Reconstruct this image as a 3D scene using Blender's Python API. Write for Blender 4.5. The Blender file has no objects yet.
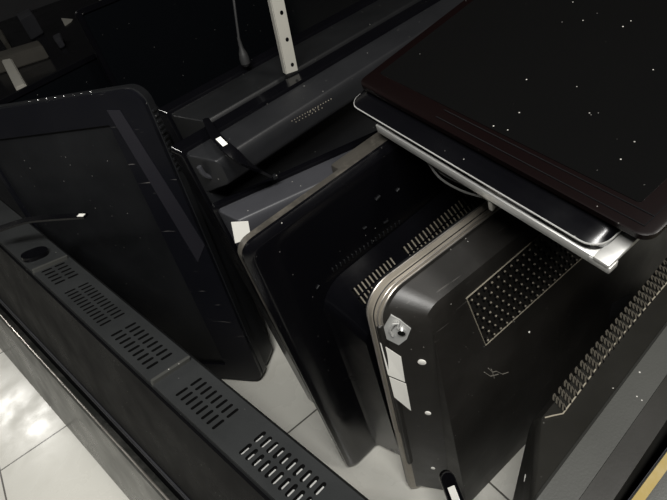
import bpy, bmesh, math, random
from mathutils import Vector, Matrix
from mathutils.geometry import intersect_line_plane
random.seed(7)
S = bpy.context.scene
C = S.collection
PI = math.pi
V = Vector

# ---------------------------------------------------------------- camera
CAM_H = 1.1
FPX, CX, CY = 500.0, 333.5, 250.0
d = V((152, 560, 500)).normalized()
vx = V((1083, -745, 500)); vx = (vx - d * vx.dot(d)).normalized()
vz = -d
vy = vz.cross(vx)
CAMP = V((0, 0, CAM_H))
def c2w(v): return V((vx.dot(v), vy.dot(v), vz.dot(v)))
cam = bpy.data.cameras.new('camera')
cam.sensor_fit = 'HORIZONTAL'; cam.sensor_width = 36; cam.lens = 36 * FPX / 667; cam.clip_start = .01
co = bpy.data.objects.new('camera', cam); C.objects.link(co)
m3 = Matrix((c2w(V((1, 0, 0))), c2w(V((0, -1, 0))), c2w(V((0, 0, -1))))).transposed()
co.matrix_world = Matrix.Translation(CAMP) @ m3.to_4x4()
S.camera = co
def ray(px, py): return c2w(V((px - CX, py - CY, FPX)))
def W(px, py, z):
    r = ray(px, py); return CAMP + r * ((z - CAM_H) / r.z)

# ---------------------------------------------------------------- materials
def mat(name, col, rough=.4, metal=0, spec=.5, dust=0.0, dustcol=(.45, .43, .40), bump=0.0, coat=0, rvar=0.0, scratch=0.0, cvar=0.0, speck=0.0):
    m = bpy.data.materials.new(name); m.use_nodes = True
    nt = m.node_tree; n = nt.nodes; L = nt.links
    b = n['Principled BSDF']
    b.inputs['Roughness'].default_value = rough; b.inputs['Metallic'].default_value = metal
    b.inputs['Specular IOR Level'].default_value = spec; b.inputs['Coat Weight'].default_value = coat
    b.inputs['Base Color'].default_value = (*col, 1)
    tc = n.new('ShaderNodeTexCoord')
    def noise(scale, detail=4, st=None, rough_=.6):
        t = n.new('ShaderNodeTexNoise'); t.inputs['Scale'].default_value = scale; t.inputs['Detail'].default_value = detail
        t.inputs['Roughness'].default_value = rough_
        if st:
            mp = n.new('ShaderNodeMapping'); mp.inputs['Scale'].default_value = st[0]; mp.inputs['Rotation'].default_value = st[1]
            L.new(tc.outputs['Object'], mp.inputs['Vector']); L.new(mp.outputs[0], t.inputs['Vector'])
        else: L.new(tc.outputs['Object'], t.inputs['Vector'])
        return t
    def ramp(src, a, b2):
        r = n.new('ShaderNodeMapRange'); r.inputs[1].default_value = a; r.inputs[2].default_value = b2
        L.new(src, r.inputs[0]); return r.outputs[0]
    cur = None
    def mixin(fac, c2):
        nonlocal cur
        x = n.new('ShaderNodeMix'); x.data_type = 'RGBA'
        if cur is None: x.inputs[6].default_value = (*col, 1)
        else: L.new(cur, x.inputs[6])
        x.inputs[7].default_value = (*c2, 1); L.new(fac, x.inputs[0]); cur = x.outputs[2]
    def scale(sock, k):
        q = n.new('ShaderNodeMath'); q.operation = 'MULTIPLY'; q.inputs[1].default_value = k; L.new(sock, q.inputs[0]); return q.outputs[0]
    if cvar: mixin(scale(ramp(noise(6, 6).outputs[0], .35, .7), cvar), tuple(min(1, c * 2.2 + .01) for c in col))
    if dust: mixin(scale(ramp(noise(14, 8, None, .75).outputs[0], .48, .75), dust), dustcol)
    if scratch: mixin(scale(ramp(noise(9, 3, ((1, 14, 14), (.4, .5, .8))).outputs[0], .68, .74), scratch), dustcol)
    if speck:
        vo = n.new('ShaderNodeTexVoronoi'); vo.inputs['Scale'].default_value = 70; L.new(tc.outputs['Object'], vo.inputs['Vector'])
        gate = ramp(noise(23, 2).outputs[0], .52, .6)
        sp = ramp(vo.outputs['Distance'], .075, .04)
        q = n.new('ShaderNodeMath'); q.operation = 'MULTIPLY'; L.new(gate, q.inputs[0]); L.new(sp, q.inputs[1])
        mixin(scale(q.outputs[0], speck), (.6, .58, .54))
    if cur: L.new(cur, b.inputs['Base Color'])
    if rvar:
        r = n.new('ShaderNodeMapRange'); r.inputs[1].default_value = .35; r.inputs[2].default_value = .7
        r.inputs[3].default_value = max(.03, rough - rvar); r.inputs[4].default_value = min(1, rough + rvar)
        L.new(noise(8, 6).outputs[0], r.inputs[0]); L.new(r.outputs[0], b.inputs['Roughness'])
    if bump:
        bp = n.new('ShaderNodeBump'); bp.inputs['Strength'].default_value = bump; bp.inputs['Distance'].default_value = .001
        L.new(noise(420, 3).outputs[0], bp.inputs['Height']); L.new(bp.outputs[0], b.inputs['Normal'])
    return m

M = {}
M['gloss'] = mat('glossy_black_plastic', (0.0021, 0.0021, 0.0028), .22, spec=.3, rvar=.08, speck=.5)
M['satin'] = mat('satin_black_plastic', (0.0056, 0.00595, 0.00665), .42, spec=0.33, bump=.15, rvar=.06, cvar=.25, speck=.5)
M['grey'] = mat('grey_black_plastic', (.026, .0265, .030), .45, spec=0.33, bump=.15, rvar=.05, cvar=.2, speck=.6)
M['strip'] = mat('vented_grey_plastic', (0.01529, 0.01629, 0.01663), .42, bump=.2, rvar=.05, cvar=.3, speck=.4, spec=0.33)
M['warmgrey'] = mat('warm_grey_plastic', (0.0372, 0.03782, 0.03472), .5, bump=.2, rvar=.06, cvar=.15, speck=.9, spec=0.35)
M['warmdark'] = mat('warm_dark_plastic', (0.0105, 0.01015, 0.00875), .42, bump=.05, rvar=.08, cvar=.3, speck=.7, spec=0.33)
M['sheen'] = mat('worn_black_plastic', (.0085, .0077, .0066), .46, spec=0.5, bump=.1, rvar=.08, cvar=.4, scratch=.12, speck=.6)
M['screen'] = mat('dark_screen_glass', (.0022, .0026, .0032), .15, spec=.15, rvar=.04, speck=.35)
M['screen_dull'] = mat('dull_dark_screen', (.004, .004, .0045), .32, spec=.006, rvar=.08, speck=.3)
M['slate'] = mat('dark_slate_plastic', (0.0042, 0.00448, 0.0049), .45, bump=.15, rvar=.05, cvar=.2, speck=.5, spec=0.33)
M['midgrey'] = mat('mid_slate_plastic', (0.00875, 0.0091, 0.01015), .45, bump=.15, rvar=.05, cvar=.2, speck=.5, spec=0.33)
M['greybezel'] = mat('grey_bezel_plastic', (.020, .021, .019), .32, rvar=.08, cvar=.3, dust=.15)
M['beige'] = mat('dusty_beige_rim', (.26, .235, .195), .42, metal=.4, dust=.5, dustcol=(.34, .30, .25), rvar=.1)
M['ribdim'] = mat('dim_rib', (.055, .05, .04), .4)
M['cabledark'] = mat('dark_cable', (.022, .022, .022), .4)
M['zincdark'] = mat('inner_shield_metal', (.13, .13, .125), .35, metal=.6)
M['screen_big'] = mat('dusty_screen_glass', (.003, .003, .003), .2, spec=0.12, rvar=.05, speck=.9)
M['redframe'] = mat('dark_reddish_frame', (0.00315, 0.00154, 0.00154), .3, spec=0.15, speck=.7)
M['bezelA'] = mat('dark_bezel', (0.00455, 0.00476, 0.00665), .35, rvar=.05, scratch=.25, spec=0.33)
M['bezelB'] = mat('bezel_inlay', (0.0154, 0.01505, 0.0189), .4, rvar=.05, spec=0.33)
M['brownrim'] = mat('dusty_rim', (.036, .033, .028), .4, dust=.5, dustcol=(.2, .18, .15), rvar=.1)
M['silver'] = mat('brushed_silver_rim', (.5, .47, .43), .38, metal=.85, dust=.4, dustcol=(.35, .32, .28), rvar=.1)
M['zinc'] = mat('galvanised_metal', (.62, .62, .60), .4, metal=.55, cvar=.0, dust=.25, dustcol=(.35, .33, .3), rvar=.1)
M['chrome'] = mat('chrome', (.8, .8, .8), .18, metal=1)
M['white'] = mat('white_paper', (.72, .71, .66), .6, dust=.25, dustcol=(.5, .48, .42))
M['whitep'] = mat('white_painted_metal', (0.285, 0.2775, 0.2475), .45, dust=.3, dustcol=(.4, .37, .3))
M['print'] = mat('printed_ink', (.25, .25, .25), .7)
M['hole'] = mat('dark_hole', (.002, .002, .002), .9, spec=.1)
M['rib'] = mat('dusty_rib', (0.1275, 0.1125, 0.08625), .45, dust=.4, dustcol=(.5, .46, .38))
M['line'] = mat('pale_outline', (0.208, 0.188, 0.148), .4)
M['yellow'] = mat('yellow_tape', (0.238, 0.175, 0.0525), .5, dust=.2)
M['cable'] = mat('grey_cable', (.06, .06, .058), .4)
M['wood'] = mat('dull_wood', (0.028, 0.0252, 0.0196), .6, cvar=.4)
M['wall'] = mat('dim_wall_paint', (.02, .02, .022), .8, cvar=.2)
M['scribble'] = mat('scratch_mark', (.16, .15, .13), .5)

def tile_mat():
    m = bpy.data.materials.new('floor_tiles'); m.use_nodes = True
    nt = m.node_tree; n = nt.nodes; L = nt.links; b = n['Principled BSDF']
    tc = n.new('ShaderNodeTexCoord')
    mp = n.new('ShaderNodeMapping'); mp.inputs['Location'].default_value = TILE_OFF
    L.new(tc.outputs['Object'], mp.inputs['Vector'])
    br = n.new('ShaderNodeTexBrick'); br.offset = 0; br.squash = 1
    br.inputs['Scale'].default_value = 1; br.inputs['Brick Width'].default_value = TILE_X; br.inputs['Row Height'].default_value = TILE_Y
    br.inputs['Mortar Size'].default_value = .0022; br.inputs['Mortar Smooth'].default_value = .1
    br.inputs['Color1'].default_value = (.66, .65, .59, 1); br.inputs['Color2'].default_value = (.62, .61, .56, 1)
    br.inputs['Mortar'].default_value = (.10, .095, .085, 1)
    L.new(mp.outputs[0], br.inputs['Vector'])
    no = n.new('ShaderNodeTexNoise'); no.inputs['Scale'].default_value = 5; no.inputs['Detail'].default_value = 8
    L.new(tc.outputs['Object'], no.inputs['Vector'])
    r = n.new('ShaderNodeMapRange'); r.inputs[1].default_value = .5; r.inputs[2].default_value = .75; r.inputs[4].default_value = .35; L.new(no.outputs[0], r.inputs[0])
    x = n.new('ShaderNodeMix'); x.data_type = 'RGBA'; L.new(r.outputs[0], x.inputs[0]); L.new(br.outputs[0], x.inputs[6]); x.inputs[7].default_value = (.42, .40, .34, 1)
    L.new(x.outputs[2], b.inputs['Base Color'])
    n2 = n.new('ShaderNodeTexNoise'); n2.inputs['Scale'].default_value = 12; n2.inputs['Detail'].default_value = 5; L.new(tc.outputs['Object'], n2.inputs['Vector'])
    r2 = n.new('ShaderNodeMapRange'); r2.inputs[1].default_value = .3; r2.inputs[2].default_value = .7; r2.inputs[3].default_value = .16; r2.inputs[4].default_value = .38
    L.new(n2.outputs[0], r2.inputs[0]); L.new(r2.outputs[0], b.inputs['Roughness'])
    bp = n.new('ShaderNodeBump'); bp.inputs['Strength'].default_value = .25; bp.inputs['Distance'].default_value = .002
    L.new(br.outputs['Fac'], bp.inputs['Height']); bp.invert = True; L.new(bp.outputs[0], b.inputs['Normal'])
    return m

# ---------------------------------------------------------------- builders
def link(name, bm, m, parent=None, smooth=False, loc=None):
    bmesh.ops.recalc_face_normals(bm, faces=bm.faces)
    me = bpy.data.meshes.new(name); bm.to_mesh(me); bm.free()
    for mm in (m if isinstance(m, (list, tuple)) else [m]): me.materials.append(mm)
    if smooth:
        me.polygons.foreach_set('use_smooth', [True] * len(me.polygons))
        me.set_sharp_from_angle(angle=math.radians(32))
    o = bpy.data.objects.new(name, me); C.objects.link(o)
    if parent: o.parent = parent
    if loc is not None: o.location = loc
    return o
def tag(o, label, cat, group=None, kind=None):
    if label: o['label'] = label
    if cat: o['category'] = cat
    if group: o['group'] = group
    if kind: o['kind'] = kind
    return o
def frame(o, yaw, lean=0, roll=0):
    y, l, r = map(math.radians, (yaw, lean, roll))
    U = V((math.cos(y), math.sin(y), 0)); N = V((0, 0, 1)).cross(U)
    Vv = V((0, 0, 1)) * math.cos(l) + N * math.sin(l)
    U2 = U * math.cos(r) + Vv * math.sin(r); V2 = Vv * math.cos(r) - U * math.sin(r)
    N2 = V2.cross(U2)
    return mtx(o, U2, N2, V2)
def mtx(o, U, N, Vv):
    return Matrix.Translation(V(o)) @ Matrix((U, N, Vv)).transposed().to_4x4()
def root(name, mw, label, cat, group=None):
    o = bpy.data.objects.new(name, None); C.objects.link(o); o.empty_display_size = .05
    o.matrix_world = mw; tag(o, label, cat, group); return o
def hit(mw, px, py, p0, n):
    """local point where the view ray through a pixel meets the local plane (p0, n)"""
    a = mw @ V(p0); nn = mw.to_3x3() @ V(n)
    r = ray(px, py); t = (a - CAMP).dot(nn) / r.dot(nn)
    return mw.inverted() @ (CAMP + r * t)
def rrect(x0, x1, z0, z1, r, n=6):
    rs = r if isinstance(r, (list, tuple)) else [r] * 4   # bl, br, tr, tl
    out = []
    for (cx, cz, a0, rr) in ((x0, z0, PI, rs[0]), (x1, z0, 1.5 * PI, rs[1]), (x1, z1, 0, rs[2]), (x0, z1, .5 * PI, rs[3])):
        sx = 1 if cx == x0 else -1; sz = 1 if cz == z0 else -1
        c = (cx + sx * rr, cz + sz * rr)
        for k in range(n + 1):
            a = a0 + .5 * PI * k / n
            out.append((c[0] + rr * math.cos(a), c[1] + rr * math.sin(a)))
    return out
def loft(bm, rings, cap0=True, cap1=True, closed=True):
    vs = [[bm.verts.new(p) for p in r] for r in rings]
    n = len(vs[0])
    for a, b in zip(vs, vs[1:]):
        for i in range(n if closed else n - 1):
            bm.faces.new((a[i], a[(i + 1) % n], b[(i + 1) % n], b[i]))
    if cap0: bm.faces.new(vs[0][::-1])
    if cap1: bm.faces.new(vs[-1])
    return bm
def ringy(x0, x1, z0, z1, r, y, n=6): return [(p[0], y, p[1]) for p in rrect(x0, x1, z0, z1, r, n)]
def body(specs, n=6):
    """specs: list of (x0,x1,z0,z1,r,y)"""
    bm = bmesh.new(); loft(bm, [ringy(*s, n=n) for s in specs]); return bm
def ringframe(outer, inner, y0, y1, n=6):
    """hollow rectangular frame"""
    bm = bmesh.new()
    A = [bm.verts.new(p) for p in ringy(*outer, y=y0, n=n)]; B = [bm.verts.new(p) for p in ringy(*outer, y=y1, n=n)]
    a = [bm.verts.new(p) for p in ringy(*inner, y=y0, n=n)]; b = [bm.verts.new(p) for p in ringy(*inner, y=y1, n=n)]
    N = len(A)
    for i in range(N):
        j = (i + 1) % N
        bm.faces.new((A[i], A[j], B[j], B[i])); bm.faces.new((a[i], b[i], b[j], a[j]))
        bm.faces.new((A[i], a[i], a[j], A[j])); bm.faces.new((B[i], B[j], b[j], b[i]))
    return bm
def box(bm, c, s, rot=None, bev=0):
    g = bmesh.ops.create_cube(bm, size=1)['verts']
    for v in g:
        v.co = V((v.co.x * s[0], v.co.y * s[1], v.co.z * s[2]))
    if bev:
        es = list({e for v in g for e in v.link_edges})
        g = bmesh.ops.bevel(bm, geom=es, offset=bev, segments=2, affect='EDGES', profile=.5)['verts']
        g = list(set(g))
    for v in g:
        if rot: v.co = rot @ v.co
        v.co += V(c)
    return bm
def tube(bm, pts, r, n=8, cap=True):
    pts = [V(p) for p in pts]; rings = []
    up = None
    for i, p in enumerate(pts):
        t = (pts[min(i + 1, len(pts) - 1)] - pts[max(i - 1, 0)]).normalized()
        if up is None: up = V((0, 0, 1)) if abs(t.z) < .9 else V((1, 0, 0))
        s = t.cross(up).normalized(); up = s.cross(t).normalized()
        rr = r[i] if isinstance(r, (list, tuple)) else r
        rings.append([p + (s * math.cos(2 * PI * k / n) + up * math.sin(2 * PI * k / n)) * rr for k in range(n)])
    loft(bm, rings, cap, cap); return bm
def smoothpath(pts, k=6):
    pts = [V(p) for p in pts]; P = [pts[0]] + pts + [pts[-1]]; out = []
    for i in range(1, len(P) - 2):
        for j in range(k):
            t = j / k
            a, b, c, e = P[i - 1], P[i], P[i + 1], P[i + 2]
            out.append(.5 * ((2 * b) + (c - a) * t + (2 * a - 5 * b + 4 * c - e) * t * t + (3 * b - a - 3 * c + e) * t ** 3))
    out.append(pts[-1]); return out
def basis(u, n):
    """rotation whose x is u, z is n"""
    n = V(n).normalized(); u = V(u); u = (u - n * u.dot(n)).normalized(); w = n.cross(u)
    return Matrix((u, w, n)).transposed()
def capsule(bm, c, rot, L, w, h, n=4):
    """stadium prism, long axis = rot x, depth = rot z"""
    pts = []
    for s, a0 in ((1, -.5 * PI), (-1, .5 * PI)):
        for k in range(n + 1):
            a = a0 + PI * k / n
            pts.append((s * (L / 2 - w / 2) + w / 2 * math.cos(a), w / 2 * math.sin(a)))
    loft(bm, [[V(c) + rot @ V((p[0], p[1], z)) for p in pts] for z in (-h / 2, h / 2)])
def cut(o, cbm, depthmat=None):
    """carve the cutter mesh out of an object, for good"""
    bmesh.ops.recalc_face_normals(cbm, faces=cbm.faces)
    me = bpy.data.meshes.new('cutter'); cbm.to_mesh(me); cbm.free()
    if depthmat: me.materials.append(depthmat); 
    c = bpy.data.objects.new('cutter', me); C.objects.link(c)
    mw = o.parent.matrix_world.copy() if o.parent else Matrix()
    c.matrix_world = mw
    bpy.context.view_layer.update()
    md = o.modifiers.new('cut', 'BOOLEAN'); md.operation = 'DIFFERENCE'; md.solver = 'EXACT'; md.object = c
    md.material_mode = 'TRANSFER'
    bpy.context.view_layer.update()
    dg = bpy.context.evaluated_depsgraph_get()
    nm = bpy.data.meshes.new_from_object(o.evaluated_get(dg))
    o.modifiers.clear(); o.data = nm
    bpy.data.objects.remove(c); bpy.data.meshes.remove(me)
def sticker(name, parent, c, u, n, w, h, m=None, lines=4, label=None):
    """thin label with faint unreadable print bars"""
    R = basis(u, n); bm = bmesh.new(); box(bm, (0, 0, .0003), (w, h, .0006))
    nf = len(bm.faces)
    for k in range(lines):
        y = h * (.5 - (k + 1) / (lines + 1)); L = w * random.uniform(.35, .75)
        box(bm, (-w * .42 + L / 2, y, .0007), (L, h * .035, .0003))
    bm.faces.ensure_lookup_table()
    for f in bm.faces[nf:]: f.material_index = 1
    for v in bm.verts: v.co = R @ v.co + V(c)
    return link(name, bm, [m or M['white'], M['print']], parent)
def quadsticker(name, parent, q, n, m, label=None):
    n = V(n).normalized(); bm = bmesh.new()
    loft(bm, [[V(p) + n * .0001 for p in q], [V(p) + n * .0009 for p in q]])
    o = link(name, bm, m, parent)
    if label: o['label'] = label
    return o

from mathutils.bvhtree import BVHTree
_bv = {}
def surf(o, px, py):
    """where the view ray through a pixel lands on a built surface: local point and normal"""
    mw = o.parent.matrix_world if o.parent else o.matrix_world
    if o.name not in _bv:
        _bv[o.name] = BVHTree.FromPolygons([v.co.copy() for v in o.data.vertices], [tuple(p.vertices) for p in o.data.polygons])
    iv = mw.inverted(); a = iv @ CAMP; dr = (iv.to_3x3() @ ray(px, py)).normalized()
    h = _bv[o.name].ray_cast(a, dr)
    if h[0] is None: print('miss', o.name, px, py); return V((0, 0, 0)), V((0, -1, 0))
    n = h[1]
    return h[0], (n if n.dot(dr) < 0 else -n)
# ---------------------------------------------------------------- room
TILE_X, TILE_Y = .438, .46
p = W(0, 471, 0)
TILE_OFF = (-p.x, -p.y, 0)
X0, X1, Y0, Y1, ZC = -2.6, 3.4, -2.4, 5.2, 2.7
def slabbox(name, a, b, m):
    bm = bmesh.new(); box(bm, [(a[i] + b[i]) / 2 for i in range(3)], [b[i] - a[i] for i in range(3)])
    return tag(link(name, bm, m), None, None, kind='structure')
slabbox('floor', (X0, Y0, -.05), (X1, Y1, 0), tile_mat())
slabbox('ceiling', (X0, Y0, ZC), (X1, Y1, ZC + .05), M['wall'])
slabbox('wall_back', (X0, Y1, 0), (X1, Y1 + .05, ZC), M['wall'])
slabbox('wall_front', (X0, Y0 - .05, 0), (X1, Y0, ZC), M['wall'])
slabbox('wall_left', (X0 - .05, Y0, 0), (X0, Y1, ZC), M['wall'])
slabbox('wall_right', (X1, Y0, 0), (X1 + .05, Y1, ZC), M['wall'])

# ---------------------------------------------------------------- A : big television at left, screen towards us
mA = frame((.153, .849, .012), -52, 6.9, 2.5)
A = root('television', mA, 'large black television at the left, its blank screen in a scratched bezel facing us', 'television')
wA, hA = .46, .795
bm = body([(-wA + .01, -.01, .01, hA - .01, .03, .0), (-wA, 0, 0, hA, .035, .004), (-wA, 0, 0, hA, .035, .022), (-wA + .012, -.012, .012, hA - .012, .03, .030),
           (-wA + .05, -.004, .002, hA - .05, .03, .045), (-wA + .08, -.006, .003, hA - .20, .03, .09)])
link('back_cover', bm, M['satin'], A, True)
bm = ringframe((-wA + .004, -.002, .002, hA - .002, .034), (-wA + .014, -.098, .06, hA - .062, .003), -.006, .006)
bmesh.ops.bevel(bm, geom=[e for e in bm.edges if e.is_manifold and e.calc_face_angle(0) > 1.2], offset=.0015, segments=2, affect='EDGES')
link('bezel', bm, M['bezelA'], A, True)
bm = bmesh.new()
q = [hit(mA, x, y, (0, -.0065, 0), (0, 1, 0)) for x, y in ((107, 110), (120, 110), (205, 245), (198, 262))]
loft(bm, [[p + V((0, 0, 0)) for p in q], [p + V((0, -.0012, 0)) for p in q]])
link('bezel_inlay', bm, M['bezelB'], A)
bm = bmesh.new(); box(bm, ((-wA + .014 - .098) / 2, .0035, (.06 + hA - .062) / 2), (wA - .11, .006, hA - .12))
link('screen', bm, M['screen'], A)
bm = bmesh.new()
for k in range(8):
    p = hit(mA, 8 + k * 7.6, 104.5 - k * 1.7, (0, 0, hA + .001), (0, 0, 1))
    bmesh.ops.create_icosphere(bm, subdivisions=1, radius=.0022, matrix=Matrix.Translation((-.27 + k * .022, .008, hA)))
link('clip_row', bm, M['chrome'], A, True)
bm = bmesh.new()
for k in range(12):
    box(bm, (0.001, .012, hA - .05 - k * .011), (.004, .014, .005), bev=.001)
link('edge_ribs', bm, M['satin'], A)

# ---------------------------------------------------------------- B : glossy black television, back to us
mB = frame((.168, .5146, .008), 2, -1.7, 2.9)
B = root('television', mB, 'glossy black television standing in the middle with its back and slotted bulge towards us', 'television')
wB, hB = .66, .708
bm = body([(0, wB, 0, hB, .022, .014), (0, wB, 0, hB, .022, -.001)])
link('bezel', bm, M['brownrim'], B, True)
bm = body([(-.001, wB + .001, -.001, hB + .001, .023, .002), (-.001, wB + .001, -.001, hB + .001, .023, -.003), (.006, wB - .006, .006, hB - .006, .02, -.009),
           (.012, wB - .012, .012, hB - .012, .018, -.010), (.03, wB - .03, .03, hB - .03, .018, -.008)])
link('back_cover', bm, M['gloss'], B, True)
bm = body([(.075, .63, .0, .555, [.005, .005, .03, .05], -.006), (.082, .62, .006, .545, [.005, .005, .03, .05], -.016), (.095, .61, .02, .485, [.005, .005, .03, .03], -.072), (.105, .60, .03, .475, [.005, .005, .03, .03], -.076)])
bul = link('rear_housing', bm, M['gloss'], B, True)
# slots over the sloping shoulder of the bulge
p0 = V((0, -.0445, .5145)); nS = V((0, -.045, .042)).cross(V((1, 0, 0))); nS = V((0, -(.59 - .545), -(-.016 + .058))); 
nS = V((0, -.060, .056)).normalized()
cbm = bmesh.new()
spans = []
def span(x0, x1, n, rows, sl):
    rbm = bmesh.new(); spans.append(rbm)
    for i in range(n):
        x = x0 + (x1 - x0) * i / (n - 1)
        for j in range(rows):
            s = (j - (rows - 1) / 2) * sl
            dirv = V((0, -.042, -.045)).normalized()
            c = V((x, 0, 0)) + p0 + dirv * s
            capsule(cbm, c, basis(dirv, nS), sl * .82, .0036, .012)
            capsule(rbm, c + V((.0040, 0, 0)) + nS * .0006, basis(dirv, nS), sl * .84, .0021, .0016)
xa = hit(mB, 362, 303, p0, nS).x; xb = hit(mB, 396, 270, p0, nS).x
xc = hit(mB, 412, 262, p0, nS).x; xd = hit(mB, 482, 200, p0, nS).x
span(xa, xb, 11, 3, .0165); span(xc, xd, 21, 3, .0165)
cut(bul, cbm, M['hole'])
for rbm in spans: link('vent_ribs', rbm, M['rib'], bul, True)
bm = bmesh.new()
for k in range(18):
    c = hit(mB, 333 + k * 3.9, 270 - k * 2.8, (0, -.009, 0), (0, 1, 0)); box(bm, c, (.002, .002, .008), bev=.0004)
link('slot_row', bm, M['satin'], B)
for x, y, s in ((378, 198, .010), (398, 190, .007), (386, 222, .009), (318, 287, .007), (365, 228, .007), (330, 300, .004)):
    c = hit(mB, x, y, (0, -.009, 0), (0, 1, 0)); bm = bmesh.new(); box(bm, c, (s, .003, s * .35), Matrix.Rotation(random.uniform(-.6, .6), 3, 'Y'), bev=.0006)
    link('screw_port', bm, M['satin'], B)
bm = bmesh.new()
tube(bm, [hit(mB, x, y, (0, -.012, 0), (0, 1, 0)) for x, y in ((346, 356), (349, 366), (355, 378), (358, 388), (366, 404), (371, 419), (376, 428), (381, 438))], [.0004, .001, .0006, .0011, .0005, .001, .0006, .0008], 5)
link('lit_rough_edge', bm, M['rib'], B, True)  # rough bulge edge, its lit specks put in as a pale tube
# raised chunk of the bezel at the top right, and its sticker at the bottom
bm = bmesh.new(); a = hit(mB, 345, 172, (0, 0, hB), (0, 0, 1)); box(bm, (a.x + .11, .019, hB - .013), (.22, .034, .024), bev=.005)
link('top_latch', bm, M['brownrim'], B, True)
bm = bmesh.new(); c = hit(mB, 376, 427, (0, -.006, 0), (0, 1, 0)); box(bm, c + V((0, -.004, 0)), (.008, .004, .01), bev=.001)
link('broken_chip', bm, M['white'], B)

# ---------------------------------------------------------------- C : television with dotted vent panel, back to us
mC = frame((.236, .388, 0), 0, 0, 0)
Ct = root('television', mC, 'worn black television with a silver rim and a dotted vent panel on its back', 'television')
wC, hC = .88, .617
rC = [.03, .03, .045, .045]
bm = body([(.0, wC, 0, hC, rC, .011), (-.001, wC, 0, hC + .001, rC, .006), (.004, wC - .003, .002, hC - .004, rC, -.002)], 8)
link('bezel', bm, M['satin'], Ct, True)
bm = body([(-.0015, wC + .0015, -.001, hC + .0015, rC, .0055), (-.0015, wC + .0015, -.001, hC + .0015, rC, -.004), (.005, wC - .005, .004, hC - .005, rC, -.0105), (.009, wC - .009, .006, hC - .009, rC, -.0112)], 8)
link('rim_band', bm, M['beige'], Ct, True)
bm = bmesh.new()
for (i0, y0, r, mk) in ((-.0015, .0045, .0016, 'silver'), (.0005, -.0055, .0010, 'satin'), (.0035, -.0095, .0012, 'silver'), (.0085, -.0115, .0016, 'silver')):
    bm = bmesh.new()
    ring = [p for p in rrect(i0, wC - i0, .0 + i0, hC - i0, [.03, .03, .045, .045], 8)]
    ring = ring[-9:] + []          # top-left arc
    pts = [(i0, y0, .26)] + [(p[0], y0, p[1]) for p in ring[::-1]] + [(wC - .06, y0, hC - i0)]
    tube(bm, pts, r, 8)
    link('rim_line', bm, M[mk], Ct, True)
bm = body([(.004, wC - .004, .004, hC - .003, rC, -.001), (.006, wC - .006, .006, hC - .006, rC, -.010), (.012, wC - .012, .01, hC - .014, rC, -.014),
           (.045, wC - .03, .006, hC - .030, [.03, .03, .02, .03], -.056), (.053, wC - .04, .006, hC - .044, [.03, .03, .02, .03], -.062), (.059, wC - .06, .003, .06, .015, -.098)], 8)
bc = link('back_cover', bm, M['sheen'], Ct, True)
# plane of the back between the two lower rings
pA = V((0, -.062, hC - .044)); pB = V((0, -.098, .06)); dn = (pB - pA).normalized(); nC = V((1, 0, 0)).cross(dn).normalized()
if nC.y > 0: nC = -nC
c1 = hit(mC, 466, 298, pA, nC); c2 = hit(mC, 545, 230, pA, nC); c3 = hit(mC, 590, 250, pA, nC); c4 = hit(mC, 485, 345, pA, nC)
ztop = (c1.z + c2.z) / 2; zbot = (c3.z + c4.z) / 2
def onC(x, z): 
    t = (z - pA.z) / dn.z; return V((x, pA.y + dn.y * t, z))
xr = .50
poly = [onC(c1.x, c1.z), onC(xr, c1.z + (c2.z - c1.z) * (xr - c1.x) / (c2.x - c1.x)), onC(xr + .06, c3.z + (c3.z - c4.z) * (xr + .06 - c3.x) / (c3.x - c4.x)), onC(c4.x, c4.z)]
bm = bmesh.new(); loft(bm, [[p - nC * .002 for p in poly], [p + nC * .0008 for p in poly]])
vp = link('vent_panel', bm, M['sheen'], Ct)
bm = bmesh.new(); tube(bm, [p + nC * .001 for p in poly + [poly[0]]], .0011, 6)
link('outline', bm, M['line'], vp, True)
bm = bmesh.new(); nz = 7; nx = 26
for j in range(nz):
    for i in range(nx):
        s = (j + .6) / nz
        a = poly[0].lerp(poly[3], s); b = poly[1].lerp(poly[2], s)
        t = (i + .5 + (.5 if j % 2 else 0)) / (nx + .5)
        c = a.lerp(b, t)
        bmesh.ops.create_icosphere(bm, subdivisions=1, radius=.0021, matrix=Matrix.Translation(c + nC * .0012))
link('dots', bm, M['rib'], vp, True)
bm = bmesh.new()
for j in range(nz * 2):
    s = (j + .5) / (nz * 2); a = poly[0].lerp(poly[3], s); b = poly[1].lerp(poly[2], s)
    for i in range(nx):
        t = (i + .25 + (.5 if (j // 2) % 2 else 0)) / (nx + .5)
        capsule(bm, a.lerp(b, t) + nC * .0009, basis(dn + V((.5, 0, 0)), nC), .008, .0035, .0008)
link('holes', bm, M['hole'], vp)
# corner bracket, labels, blanked screw holes
def lowplane(px, py):
    """back face below the shoulder"""
    h = hit(mC, px, py, pA, nC)
    return h if h.z > .30 else hit(mC, px, py, (0, -.088, .30), (0, -.25, .01))
nl = V((0, -1, 0))
cb, nb = surf(bc, 398, 328)
Rb = basis((1, 0, 0), nb)
bm = bmesh.new()
pq = [surf(bc, x, y)[0] for x, y in ((384, 326), (391, 314), (400, 319), (411, 328), (407, 338), (399, 344), (387, 338))]
loft(bm, [[p - nb * .001 for p in pq], [p + nb * .0022 for p in pq]])
tube(bm, [surf(bc, x, y)[0] + nb * .004 for x, y in ((393, 334), (390, 328), (394, 322), (399, 321), (398, 326))], .0018, 6)
link('corner_bracket', bm, M['zinc'], Ct, True)
p_, n_ = surf(bc, 402, 330)
bm = bmesh.new(); tube(bm, [p_ + nb * .001, p_ + nb * .006], .0055, 12); link('screw', bm, M['chrome'], Ct, True)
bm = bmesh.new(); box(bm, (.024, -.007, .35), (.046, .013, .42), bev=.003); fl = link('side_flange', bm, M['sheen'], Ct)
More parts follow.
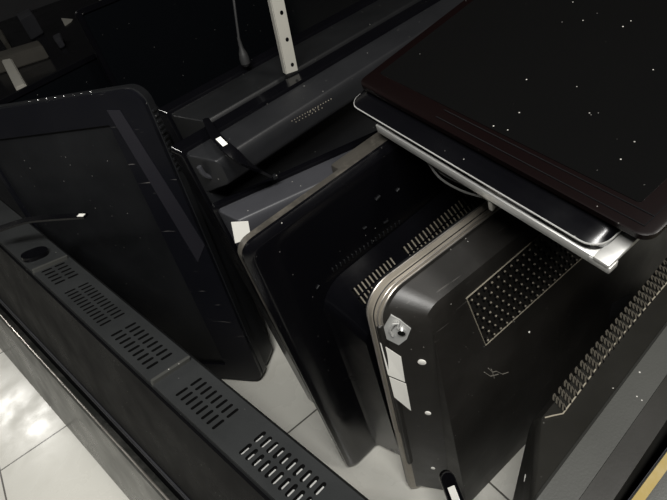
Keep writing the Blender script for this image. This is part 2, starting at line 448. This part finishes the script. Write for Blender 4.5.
for q, lb in ((((380, 342), (401, 356), (405, 381), (388, 374)), 'upper white paper label on the left edge'), (((389, 376), (406, 383), (411, 410), (394, 396)), 'lower white paper label on the left edge')):
    pts = []
    for x, y in q:
        c_ = [surf(o_, x, y)[0] for o_ in (bc, fl)]; c_ = [p for p in c_ if p.length > .05]
        pts.append(min(c_, key=lambda p: (mC @ p - CAMP).length))
    nq = (pts[1] - pts[0]).cross(pts[3] - pts[0]).normalized(); nq = nq if nq.y < 0 else -nq
    quadsticker('sticker', Ct, [p + nq * .0012 for p in pts], nq, M['white'], lb)
for (x, y, s) in ((422, 362, .0062), (428, 413, .0052), (433, 468, .004), (529, 332, .002)):
    c, n_ = surf(bc, x, y); R_ = basis((1, 0, 0), n_)
    bm = bmesh.new(); loft(bm, [[c + R_ @ V((s * r * math.cos(a * PI / 8), s * r * math.sin(a * PI / 8), z)) for a in range(16)] for r, z in ((1, -.001), (1, .001), (.7, .0016))])
    link('screw_cover', bm, M['white'], Ct, True)
bm = bmesh.new()
for pl in (((484, 372), (490, 376), (498, 374)), ((488, 368), (492, 372), (496, 371), (502, 374), (508, 372)), ((491, 369), (494, 378))):
    tube(bm, [surf(bc, x, y)[0] + nC * .0008 for x, y in pl], .0007, 5)
link('scratch_mark', bm, M['scribble'], Ct)
q = [surf(bc, x, y)[0] + nC * .0003 for x, y in ((611, 304), (630, 294), (626, 308), (609, 320))]
quadsticker('sticker', Ct, q, nC, M['grey'], 'dark grey label by the right side')

# ---------------------------------------------------------------- D : television at bottom right, seen from above
def make_D():
    def sh(bm):
        for v in bm.verts: v.co.x -= .14 * (.60 - v.co.z)
        return bm
    mD = frame((.16, .09, 0), 3.8, 0, 0)
    D = root('television', mD, 'grey and black television at the lower right, its flat top edge nearest us', 'television')
    wD, hD = .95, .60
    bm = body([(.02, wD, .004, hD - .012, .02, -.047), (.012, wD, .0, hD - .002, .02, -.0445), (.010, wD, .0, hD, .02, -.024)])
    sh(bm); link('bezel', bm, M['warmdark'], D, True)
    bm = body([(.009, wD, 0, hD + .002, .02, -.0238), (.009, wD, 0, hD + .002, .02, .002), (.013, wD, .004, hD - .002, .02, .005)])
    sh(bm); link('side_band', bm, M['warmgrey'], D, True)
    bm = body([(.012, wD - .005, .004, hD - .003, .012, .003), (.045, wD - .02, .02, hD - .008, .012, .018), (.100, wD - .07, .04, hD - .018, .012, .046), (.115, wD - .1, .06, hD - .045, .012, .058), (.14, wD - .13, .08, hD - .09, .02, .066)])
    sh(bm); bk = link('back_cover', bm, M['warmdark'], D, True)
    p0 = V((0, .033, hD - .0125)); n = V((0, .010, .026)).normalized()
    o = [hit(mD, x, y, p0, n) + n * .0006 for x, y in ((545, 418), (553, 416), (563, 414), (575, 398), (610, 350), (667, 283))]
    far = o[-1] + (o[-1] - o[-2]) * 3
    bm = bmesh.new(); tube(bm, o + [far], .0008, 6); link('vent_outline', bm, M['line'], D, True)
    bm = bmesh.new()
    hb = bmesh.new()
    a = o[2]; u = (o[-1] - o[2]).normalized(); w = n.cross(u)
    if w.y < 0: w = -w
    for i in range(26):
        for j in range(4):
            c = a + u * (.006 + i * .0112 + j * .0026) + w * (.003 + j * .0052)
            capsule(bm, c + n * .001, basis(w * .55 + u, n), .0078, .0017, .0018)
            capsule(bm, c + u * .0032 + n * .001, basis(w * .8 + u * .7, n), .0060, .0013, .0018)
            capsule(hb, c + u * .0016 + n * .0004, basis(w * .6 + u, n), .0100, .0036, .001)
    link('vent_ribs', bm, M['ribdim'], D, True); link('vent_holes', hb, M['hole'], D)
    c, n_ = surf(bk, 525, 478); bm = bmesh.new(); capsule(bm, c, basis((.2, .2, 1), n_), .010, .0045, .0014, 6); link('white_mark', bm, M['white'], D)
    return D
make_D()

# ---------------------------------------------------------------- G : frame with a yellow strip in the bottom right corner
mG = frame((.20, -.012, 0), 1.2, 0, 0)
G = root('television', mG, 'upright dark television edged with a yellow tape, in the bottom right corner', 'television')
def gy(px, py, z=.60): return hit(mG, px, py, (0, 0, z), (0, 0, 1))
g1 = gy(617, 497); g2 = gy(625, 497); g3 = gy(647, 497); g4 = gy(656, 500)
for g_ in (g1, g2, g3, g4): g_.y -= .0045
bm = body([(-.02, .8, 0, .59, .02, g4.y - .03), (-.02, .8, 0, .60, .02, g3.y - .004), (-.02, .8, 0, .60, .02, g2.y + .0004)]); link('back_cover', bm, M['warmgrey'], G, True)
bm = bmesh.new(); box(bm, (.38, g2.y - abs(g2.y - g3.y) * .35, .6015), (.76, abs(g2.y - g3.y) * .62, .002)); link('yellow_tape', bm, M['yellow'], G)
bm = body([(-.02, .8, 0, .596, .02, g2.y + .0006), (-.02, .8, 0, .596, .02, g2.y + .0020)]); link('bezel', bm, M['grey'], G, True)

# ---------------------------------------------------------------- E : leaning television at lower left with vent strip on its top
eo = V((-.41, 1.6, 0)); eyaw = math.degrees(math.atan2(-.978, .2066))
mE = frame(eo, eyaw, 14.3, 0)
E = root('television', mE, 'long black television leaning at the lower left, slotted vents along its top edge', 'television')
def ez(x, z): return z * (1 + .13 * (.67 - x))
def taper(bm):
    for v in bm.verts: v.co.z = ez(v.co.x, v.co.z)
    return bm
ZT = .575; xE0, xE1 = -.02, 1.62
bm = body([(xE0, xE1, 0.0, .255, .012, .002), (xE0, xE1, -.0, .262, .012, -.010), (xE0 + .004, xE1 - .004, .012, .252, .01, -.016)]); taper(bm)
link('lower_bezel', bm, M['greybezel'], E, True)
bm = bmesh.new(); tube(bm, [(xE0 + .01, -.012, ez(xE0, .262)), (xE1 - .01, -.012, ez(xE1, .262))], .0022, 8); link('bezel_ridge', bm, M['silver'], E, True)
bm = bmesh.new(); box(bm, (.8, .004, .288), (1.58, .004, .006)); box(bm, (.8, .002, .305), (1.58, .003, .002)); taper(bm); link('screen_gasket', bm, M['grey'], E)
bm = body([(xE0 + .01, xE1 - .01, .20, ZT - .012, .008, .008), (xE0 + .01, xE1 - .01, .20, ZT - .010, .008, .003)]); taper(bm)
link('screen', bm, M['screen_dull'], E)
bm = body([(xE0, xE1, .01, ZT, .012, .008), (xE0, xE1, .01, ZT, .012, .079), (xE0 + .01, xE1 - .01, .02, ZT - .008, .012, .086), (xE0 + .05, xE1 - .05, .06, ZT - .1, .012, .10)]); taper(bm)
st = link('vented_housing', bm, M['strip'], E, True)
tp = V((.67, 0, ZT)); tn = V((.13 * ZT, 0, 1)).normalized(); tu = V((1, 0, -.13 * ZT)).normalized()
def et(px, py): return hit(mE, px, py, tp, tn)
def ep(x, y): return V((x, y, ez(x, ZT)))
groups = [((66, 262), (80, 273), 5, .0055), ((92, 281), (130, 310), 12, .0055), ((137, 322), (180, 348), 9, .006), ((206, 375), (243, 405), 8, .0075), ((270, 428), (330, 478), 10, .0085)]
for gi, (a, b, n, w) in enumerate(groups):
    cbm = bmesh.new()
    xa, xb = et(*a).x, et(*b).x
    for i in range(n):
        x = xa + (xb - xa) * i / (n - 1)
        for y in (.029, .054):
            capsule(cbm, ep(x, y), basis((0, 1, 0), tn), .0205, (xb - xa) / (n - 1) * (.40 if gi < 4 else .5), .012)
    cut(st, cbm, M['hole'])
    if gi == 4:
        ib = bmesh.new()
        for i in range(n):
            x = xa + (xb - xa) * i / (n - 1)
            for y in (.029, .054):
                capsule(ib, ep(x + .0008, y + random.uniform(-.002, .002)) - tn * .0042, basis((0, 1, 0), tn), random.uniform(.010, .017), .0022, .003)
        link('inner_shield', ib, M['zinc'], st)
for a in ((71, 257), (197, 355)):
    bm = bmesh.new(); x = et(*a).x; c = ep(x, .041) + tn * .001
    capsule(bm, c, basis((0, 1, 0), tn), .068, .0055, .012, 6)
    link('cross_ridge', bm, M['warmgrey'], E, True)
cc = et(46, 252); bm = bmesh.new(); capsule(bm, ep(cc.x, .035) + tn * .004, basis((0, 1, 0), tn), .05, .034, .010, 8)
link('rounded_button_pod', bm, M['gloss'], E, True)

# ---------------------------------------------------------------- back row, three televisions with their backs to us
def back_tv(mw, w, h, label, shoulder=.05, sd=.022, endx=.02, sm='grey', rimy=.03, bz=.04):
    R = root('television', mw, label, 'television')
    def sh(bm):
        for v in bm.verts: v.co.x += .06 * max(0, h - v.co.z)
        return bm
    bm = body([(-.002, w, 0, h, .008, rimy), (-.002, w, 0, h, .008, 0), (.002, w - .004, .004, h - .004, .008, -.002)]); sh(bm); link('bezel', bm, M['gloss'], R, True)
    bm = body([(.004, w - .006, .006, h - .006, .006, -.001), (.005, w - .006, .006, h - .005, .006, -.004),
               (endx, w - .03, bz - .02, h - .006, .003, -.010), (endx + .016, w - .05, bz, h - sd, .003, -shoulder), (endx + .020, w - .055, bz + .005, h - sd - .008, .003, -shoulder - .004),
               (endx + .030, w - .07, bz + .01, h - sd - .02, .003, -shoulder - .0045)])
    sh(bm)
    bmesh.ops.recalc_face_normals(bm, faces=bm.faces); bm.edges.ensure_lookup_table()
    es = [e for e in bm.edges if e.is_manifold and e.calc_face_angle(0) > .5 and all(abs(v.co.y + shoulder) < .001 for v in e.verts)]
    bmesh.ops.bevel(bm, geom=es, offset=.0025, segments=3, affect='EDGES', profile=.5)
    o = link('back_cover', bm, M[sm], R, True)
    return R, o
G1m = frame((.3985 * .42, 1.568 * .42, 0), -11.5)
G1, o = back_tv(G1m, .33, .680, 'black television just behind the glossy one, white label by its corner', .045, .010, .006, rimy=.012)
q = [hit(G1m, x, y, (0, -.0505, 0), (0, 1, 0)) for x, y in ((231, 222), (248, 221), (251, 238), (235, 243))]
quadsticker('sticker', G1, q, (0, -1, 0), M['white'], 'white paper label')
G2m = frame((.15 * 1.1, .617 * 1.1 + .01, 0), 7)
G2, o2 = back_tv(G2m, 1.0, .771, 'black television behind the front rows, rows of tiny speaker holes on its back', .055, .012, .004, bz=.715, sm='midgrey')
bm = bmesh.new()
for r_, (a, b, n) in enumerate((((292, 121), (331, 99), 16), ((296, 122), (322, 108), 9), ((310, 112), (318, 108), 3))):
    for i in range(n):
        t = i / (n - 1); c = surf(o2, a[0] + (b[0] - a[0]) * t, a[1] + (b[1] - a[1]) * t)[0]
        bmesh.ops.create_icosphere(bm, subdivisions=1, radius=.0011, matrix=Matrix.Translation(c))
link('speaker_dots', bm, M['rib'], G2)
bm = bmesh.new(); c = hit(G2m, 204, 178, (0, -.03, 0), (0, 1, 0))
tube(bm, smoothpath([c + V((.0, 0, .02)), c + V((.004, 0, .002)), c + V((.02, 0, -.008)), c + V((.05, 0, -.01))]), .004, 8); link('moulded_lip', bm, M['grey'], G2, True)
G3m = frame((.189 * 1.1, .766 * 1.1, 0), 7)
G3, o3 = back_tv(G3m, 1.2, .772, 'black television at the rear of the row, its pale corner edge catching the light', .085, .008, .004, sm='slate', bz=.5)
G4m = frame((.02, 1.12, 0), 2)

# ---------------------------------------------------------------- far dark clutter
def plain_tv(mw, w, h, label, dep=.05):
    R = root('television', mw, label, 'television')
    bm = ringframe((0, w, 0, h, .012), (.012, w - .012, .03, h - .012, .003), -.005, .006); link('bezel', bm, M['gloss'], R, True)
    bm = bmesh.new(); box(bm, (w / 2, .002, h / 2), (w - .02, .005, h - .02)); link('screen', bm, M['screen'], R)
    bm = body([(.004, w - .004, .004, h - .004, .01, .006), (.004, w - .004, .004, h - .004, .01, .02), (.08, w - .08, .08, h - .08, .02, dep)]); link('back_cover', bm, M['satin'], R, True)
    return R
a = W(0, 100, .74); b = W(78, 61, .74); u = (b - a).normalized(); yaw = math.degrees(math.atan2(u.y, u.x))
o = a - u * .07; 
plain_tv(frame((o.x, o.y, 0), yaw), 1.0, .74, 'dark television behind the large left one, only its thin top edge showing')
plain_tv(frame((.25, 1.42, 0), 8), 1.15, .86, 'tall blank television screen at the back, above the rear row')

# ---------------------------------------------------------------- T : screen assembly lying across the top
z0 = .80
K0 = W(357, 82, z0)
u2 = V((.977, -.083, .21)).normalized()
best = None
for k in range(400):
    z = z0 - .15 + k * .0005
    K1 = W(650, 240, z); e = abs((K1 - K0).normalized().dot(u2))
    if best is None or e < best[0]: best = (e, K1)
K1 = best[1]; U = (K1 - K0).normalized(); u2 = (u2 - U * u2.dot(U)).normalized(); N = U.cross(u2)
mT = mtx(K0, U, u2, N)      # local x along the near edge, y away up to the right, z up
LT = (K1 - K0).length; wT = .72
T = root('flat_screen_panel', mT, 'large bare television panel lying flat across the tops of the others', 'television panel')
def flat(specs, n=6):
    bm = bmesh.new(); loft(bm, [[(p[0], p[1], s[5]) for p in rrect(s[0], s[1], s[2], s[3], s[4], n)] for s in specs]); return bm
def th(px, py, z): return hit(mT, px, py, (0, 0, z), (0, 0, 1))
bm = flat([(.002, LT - .002, .002, wT, .014, -.010), (0, LT, 0, wT, .014, -.008), (0, LT, 0, wT, .014, -.001), (.002, LT - .002, .002, wT, .014, 0)])
link('outer_frame', bm, M['redframe'], T, True)
bm = flat([(.016, LT - .03, .03, wT - .03, .004, -.001), (.016, LT - .03, .03, wT - .03, .004, .0008)]); link('glass_panel', bm, M['screen_big'], T)
bm = bmesh.new()
for z_, i_ in ((.0008, .010), (.0008, .024)):
    tube(bm, [(LT * .35, i_, z_), (LT - .012, i_, z_), (LT - .012, .2, z_)], .0006, 5)
link('frame_seams', bm, M['satin'], T)
t0 = th(355, 98, -.022); t0.y = th(467, 172, -.022).y + .003; t1 = th(600, 249, -.022); t2 = th(617, 229, -.022)
bm = flat([(t0.x + .003, t1.x - .003, t0.y - .0, wT * .8, .018, -.034), (t0.x, t1.x, t0.y - .004, wT * .8, .02, -.030), (t0.x, t1.x, t0.y - .004, wT * .8, .02, -.022), (t0.x + .002, t1.x - .002, t0.y, wT * .8, .02, -.020), (t0.x + .006, t1.x - .006, .01, wT * .8, .02, -.011)])
link('plastic_tray', bm, M['gloss'], T, True)
ring = rrect(t0.x, t1.x, t0.y - .004, wT * .8, .02, 6)
pts = [(p[0], p[1], -.023) for p in ring[:14]]
pts = [(t0.x, .02, -.023)] + pts + [(t1.x, .05, -.023)]
bm = bmesh.new(); tube(bm, pts, .0012, 6); link('tray_edge', bm, M['zinc'], T, True)
# silver channel under the tray
s0 = th(379, 128, -.044); s1 = th(604, 254, -.044)
bm = bmesh.new(); ys = t0.y
box(bm, ((s0.x + s1.x) / 2, ys + .0035, -.0415), (s1.x - s0.x, .018, .015), bev=.002)
link('metal_channel', bm, M['zinc'], T, True)
bm = bmesh.new(); c = th(618, 243, -.036); box(bm, (t1.x + .006, t0.y + .035, -.034), (.018, .085, .007), bev=.002); box(bm, (t1.x + .004, t0.y - .0, -.041), (.024, .014, .011), bev=.002)
link('corner_clip', bm, M['zinc'], T, True)
def tp_(px, py, z): return th(px, py, z)
for pl in (((425, 155), (440, 172), (462, 184), (484, 194)), ((432, 155), (448, 168), (466, 178), (486, 190)), ((421, 150), (438, 176), (460, 190), (482, 197))):
    zz = (-.05, -.065, -.065, -.055); bm = bmesh.new()
    tube(bm, smoothpath([th(x, y, z) for (x, y), z in zip(pl, zz)]), .0016, 6); link('cable', bm, M['cable'], T, True)
bm = bmesh.new(); c = th(486, 195, -.056); box(bm, c, (.022, .008, .008), bev=.001); box(bm, c + V((.012, -.004, -.006)), (.006, .006, .016), bev=.001); link('cable_connector', bm, M['whitep'], T, True)

# ---------------------------------------------------------------- loose pieces
# curved plastic strip resting on the two televisions of the back row
a = W(207, 121, .775); b = W(279, 178, .727)
pts = [(206, 120, .783), (217, 138, .785), (234, 154, .768), (253, 167, .738), (272, 177, .695)]
cen = smoothpath([W(x, y, z) for x, y, z in pts], 6)
wid = [.005, .0075, .009, .008, .004]
bm = bmesh.new(); rings = []; n = len(cen)
for i, p_ in enumerate(cen):
    t = (cen[min(i + 1, n - 1)] - cen[max(i - 1, 0)]).normalized(); s = t.cross(V((0, -.3, 1))).normalized(); up = s.cross(t).normalized()
    f = i / (n - 1) * 4; k = min(3, int(f)); w_ = wid[k] + (wid[k + 1] - wid[k]) * (f - k)
    rings.append([p_ + s * w_ - up * .002, p_ + s * w_ + up * .002, p_ + up * .0035, p_ - s * w_ + up * .002, p_ - s * w_ - up * .002])
loft(bm, rings)
mw = Matrix.Translation(cen[0])
arc = root('plastic_strip', mw, 'curved black plastic strip with a small white tag, lying across the back row', 'plastic strip')
for v in bm.verts: v.co -= cen[0]
link('strip', bm, M['gloss'], arc, True)
i = 9; t = (cen[i + 1] - cen[i - 1]).normalized(); s = t.cross(V((0, -.3, 1))).normalized(); up = s.cross(t).normalized()
cp = W(221, 136, .795)
i = min(range(1, n - 1), key=lambda k: (cen[k] - cp).length)
t = (cen[i + 1] - cen[i - 1]).normalized(); s = t.cross(V((0, -.3, 1))).normalized(); up = s.cross(t).normalized()
sticker('tag_label', arc, cen[i] - cen[0] + up * .004, t, up, .018, .008, lines=2)
bm = bmesh.new(); box(bm, cen[-1] - cen[0] + V((.003, -.003, 0)), (.008, .008, .006), bev=.001); link('end_clip', bm, M['satin'], arc)

# strip resting on the far end of the leaning television
pts = [W(-6, 231, .62), W(25, 221, .63), W(50, 218, .635), W(86, 216, .64)]
cen = smoothpath(pts, 6); n = len(cen)
arc2 = root('plastic_strip', Matrix.Translation(cen[0]), 'thin dark plastic strip with a white tip above the leaning television, at the left edge', 'plastic strip')
bm = bmesh.new(); rings = []
for i, p_ in enumerate(cen):
    t = (cen[min(i + 1, n - 1)] - cen[max(i - 1, 0)]).normalized(); s = t.cross(V((0, 0, 1))).normalized(); w_ = .010 - .004 * i / n
    rings.append([p_ - cen[0] + s * w_ - V((0, 0, .002)), p_ - cen[0] + s * w_ + V((0, 0, .002)), p_ - cen[0] - s * w_ + V((0, 0, .002)), p_ - cen[0] - s * w_ - V((0, 0, .002))])
loft(bm, rings); link('strip', bm, M['gloss'], arc2)
t = (cen[-1] - cen[-3]).normalized(); sticker('tag_label', arc2, cen[-2] - cen[0] + V((0, 0, .0022)), t, (0, 0, 1), .014, .008, lines=0)

# white perforated rail
zb = .775
p0 = W(292, 72, zb)
w0, w1 = W(287, 71, zb), W(299, 66, zb)
up = V((-.02, .02, 1))
hgt = .55
# choose a lean so the rail heads for (276,0)
best = None
for ax in range(-40, 41):
    for ay in range(-20, 21, 4):
        dv = V((ax * .02, ay * .02, 1)).normalized(); q = p0 + dv * .12; c_ = m3.transposed() @ (q - CAMP); px = CX + FPX * c_.x / -c_.z; py = CY - FPX * c_.y / -c_.z
        # direction compared to the photo's slope
        e = abs((px - 292) * (0 - 72) - (py - 72) * (277 - 292)) + abs(ay) * 2
        if py < 72 and (best is None or e < best[0]): best = (e, dv)
dv = best[1]
sd = (w1 - w0); sd = (sd - dv * sd.dot(dv)).normalized(); nr = sd.cross(dv)
mr = mtx(p0, sd, -nr if nr.y > 0 else nr, dv) if False else mtx(p0, sd, dv.cross(sd), dv)
rail = root('metal_rail', mr, 'white perforated metal rail standing upright on the rear televisions', 'metal rail')
bm = bmesh.new(); ww = .022; box(bm, (0, 0, .25), (ww, .002, .5)); box(bm, (-ww / 2, .005, .25), (.002, .012, .5)); 
rl = link('rail', bm, M['whitep'], rail)
cbm = bmesh.new()
for k in range(11):
    capsule(cbm, V((.003, 0, .012 + k * .042)), basis((0, 0, 1), (0, 1, 0)), .007, .006, .02, 8)
cut(rl, cbm, M['hole'])

# hanging cable with plug
def atY(px, py, y): r = ray(px, py); return CAMP + r * (y / r.y)
pc = [atY(228, -40, .87), atY(232, -14, .87), atY(235, 10, .865), atY(239, 40, .86)]
cab = root('power_cable', Matrix.Translation(pc[-1]), 'thin dark cable hanging down to a plug over the rear televisions', 'cable')
bm = bmesh.new(); tube(bm, [p_ - pc[-1] for p_ in smoothpath(pc, 6)], .0022, 8); link('cord', bm, M['cabledark'], cab, True)
e = atY(246.5, 66, .858) - pc[-1]
bm = bmesh.new(); tube(bm, [e * k for k in (-.1, .1, .3, .5, .7, .9, 1)], [.0026, .0034, .0040, .0075, .0092, .0088, .0055], 12); link('plug', bm, M['cabledark'], cab, True)

# connector with a white label by the bottom edge
mw = Matrix.Identity(4)
plug = root('cable_connector', mw, 'black connector with chrome edge and white label, at the bottom edge by the dotted panel', 'connector')
a = W(447, 478, .20); b = W(460, 512, .16); ax = (b - a).normalized()
plug.matrix_world = mtx(a, ax, V((0, 0, 1)).cross(ax).normalized(), ax.cross(V((0, 0, 1)).cross(ax)).normalized())
bm = bmesh.new(); capsule(bm, (.03, 0, 0), Matrix.Identity(3), .085, .026, .012, 8); link('shell', bm, M['gloss'], plug, True)
bm = bmesh.new(); ptsr = []
for s, a0 in ((1, -.5 * PI), (-1, .5 * PI)):
    for k in range(9):
        aa = a0 + PI * k / 8; ptsr.append((.03 + s * .0295 + .0125 * math.cos(aa), .0125 * math.sin(aa), .006))
tube(bm, ptsr + [ptsr[0]], .0012, 6); link('chrome_rim', bm, M['chrome'], plug, True)
sticker('sticker', plug, (.028, 0, .0062), (1, 0, 0), (0, 0, 1), .030, .013, lines=0)

# low black block added to keep the back dark, clutter on it, top left
cabm = Matrix.Translation((.45, 3.2, 0)); cbt = root('low_dark_block', cabm, 'low black block added to keep the back dark, top left, small clutter lying on it', 'block')
bm = bmesh.new(); box(bm, (0, 0, .24), (2.3, 1.74, .44)); link('body', bm, M['satin'], cbt)
bm = bmesh.new(); box(bm, (0, 0, .4785), (2.34, 1.78, .04), bev=.004); link('top', bm, M['gloss'], cbt)
def slabthing(name, label, cat, quad, z, th_, m):
    q = [W(x, y, z) for x, y in quad]; c = sum(q, V()) / 4
    bm = bmesh.new(); loft(bm, [[p_ - c for p_ in q], [p_ - c - V((0, 0, th_)) for p_ in q]])
    bmesh.ops.recalc_face_normals(bm, faces=bm.faces)
    bmesh.ops.bevel(bm, geom=list(bm.edges), offset=min(.004, th_ * .3), segments=2, affect='EDGES')
    o = link(name, bm, m, None, True, c); return tag(o, label, cat)
slabthing('wooden_board', 'dull wooden board at the left edge of the photo, behind the white box', 'board', ((-12, 55), (38, 40), (42, 45), (-12, 62)), .56, .06, M['wood'])
slabthing('white_box', 'upright white box below the wooden board, top left', 'box', ((1, 60), (11, 58), (25, 83), (15, 88)), .62, .12, M['whitep'])
slabthing('carton', 'small grey carton near the top left corner', 'carton', ((16, 14), (29, 8), (33, 14), (20, 21)), .60, .10, M['grey'])
slabthing('paper_scrap', 'small white paper scrap right of the grey carton, top left', 'paper', ((61, 18), (73, 19), (71, 22), (65, 26)), .502, .002, M['whitep'])
slabthing('foam_block', 'white foam block at the top edge, left', 'foam block', ((96, -6), (118, -6), (112, 1), (101, 4)), .54, .04, M['whitep'])
slabthing('grey_bracket', 'small grey bracket by the white paper scrap', 'bracket', ((52, 36), (60, 32), (62, 40), (57, 43)), .53, .03, M['grey'])
slabthing('torn_paper', 'torn grey paper standing at the left edge, above the wooden board', 'paper', ((-6, 30), (1, 29), (8, 42), (4, 44)), .54, .04, M['wood'])

# ---------------------------------------------------------------- light
def area(name, loc, target, size, power, col, sy=None):
    l = bpy.data.lights.new(name, 'AREA'); l.energy = power; l.color = col; l.size = size
    if sy: l.shape = 'RECTANGLE'; l.size_y = sy
    o = bpy.data.objects.new(name, l); C.objects.link(o); o.location = loc
    o.rotation_euler = (V(target) - V(loc)).to_track_quat('-Z', 'Y').to_euler(); return o
area('ceiling_lamp', (-1.41, 4.3, 2.6), (-.3, 1, 0), .22, 14, (1, .98, .93))
area('room_lamp', (-.30, -.28, 2.2), (-.05, .6, .2), 1.0, 44, (1, .985, .95), .14)
area('front_lamp', (.85, -.8, 2.4), (.3, .4, .3), .4, 18, (1, .96, .9))
w = bpy.data.worlds.new('world'); S.world = w; w.use_nodes = True
w.node_tree.nodes['Background'].inputs[0].default_value = (.6, .65, .7, 1); w.node_tree.nodes['Background'].inputs[1].default_value = .05
S.view_settings.view_transform = 'Standard'; S.view_settings.look = 'None'; S.view_settings.gamma = 1; S.view_settings.use_curve_mapping = False
S.view_settings.exposure = .3
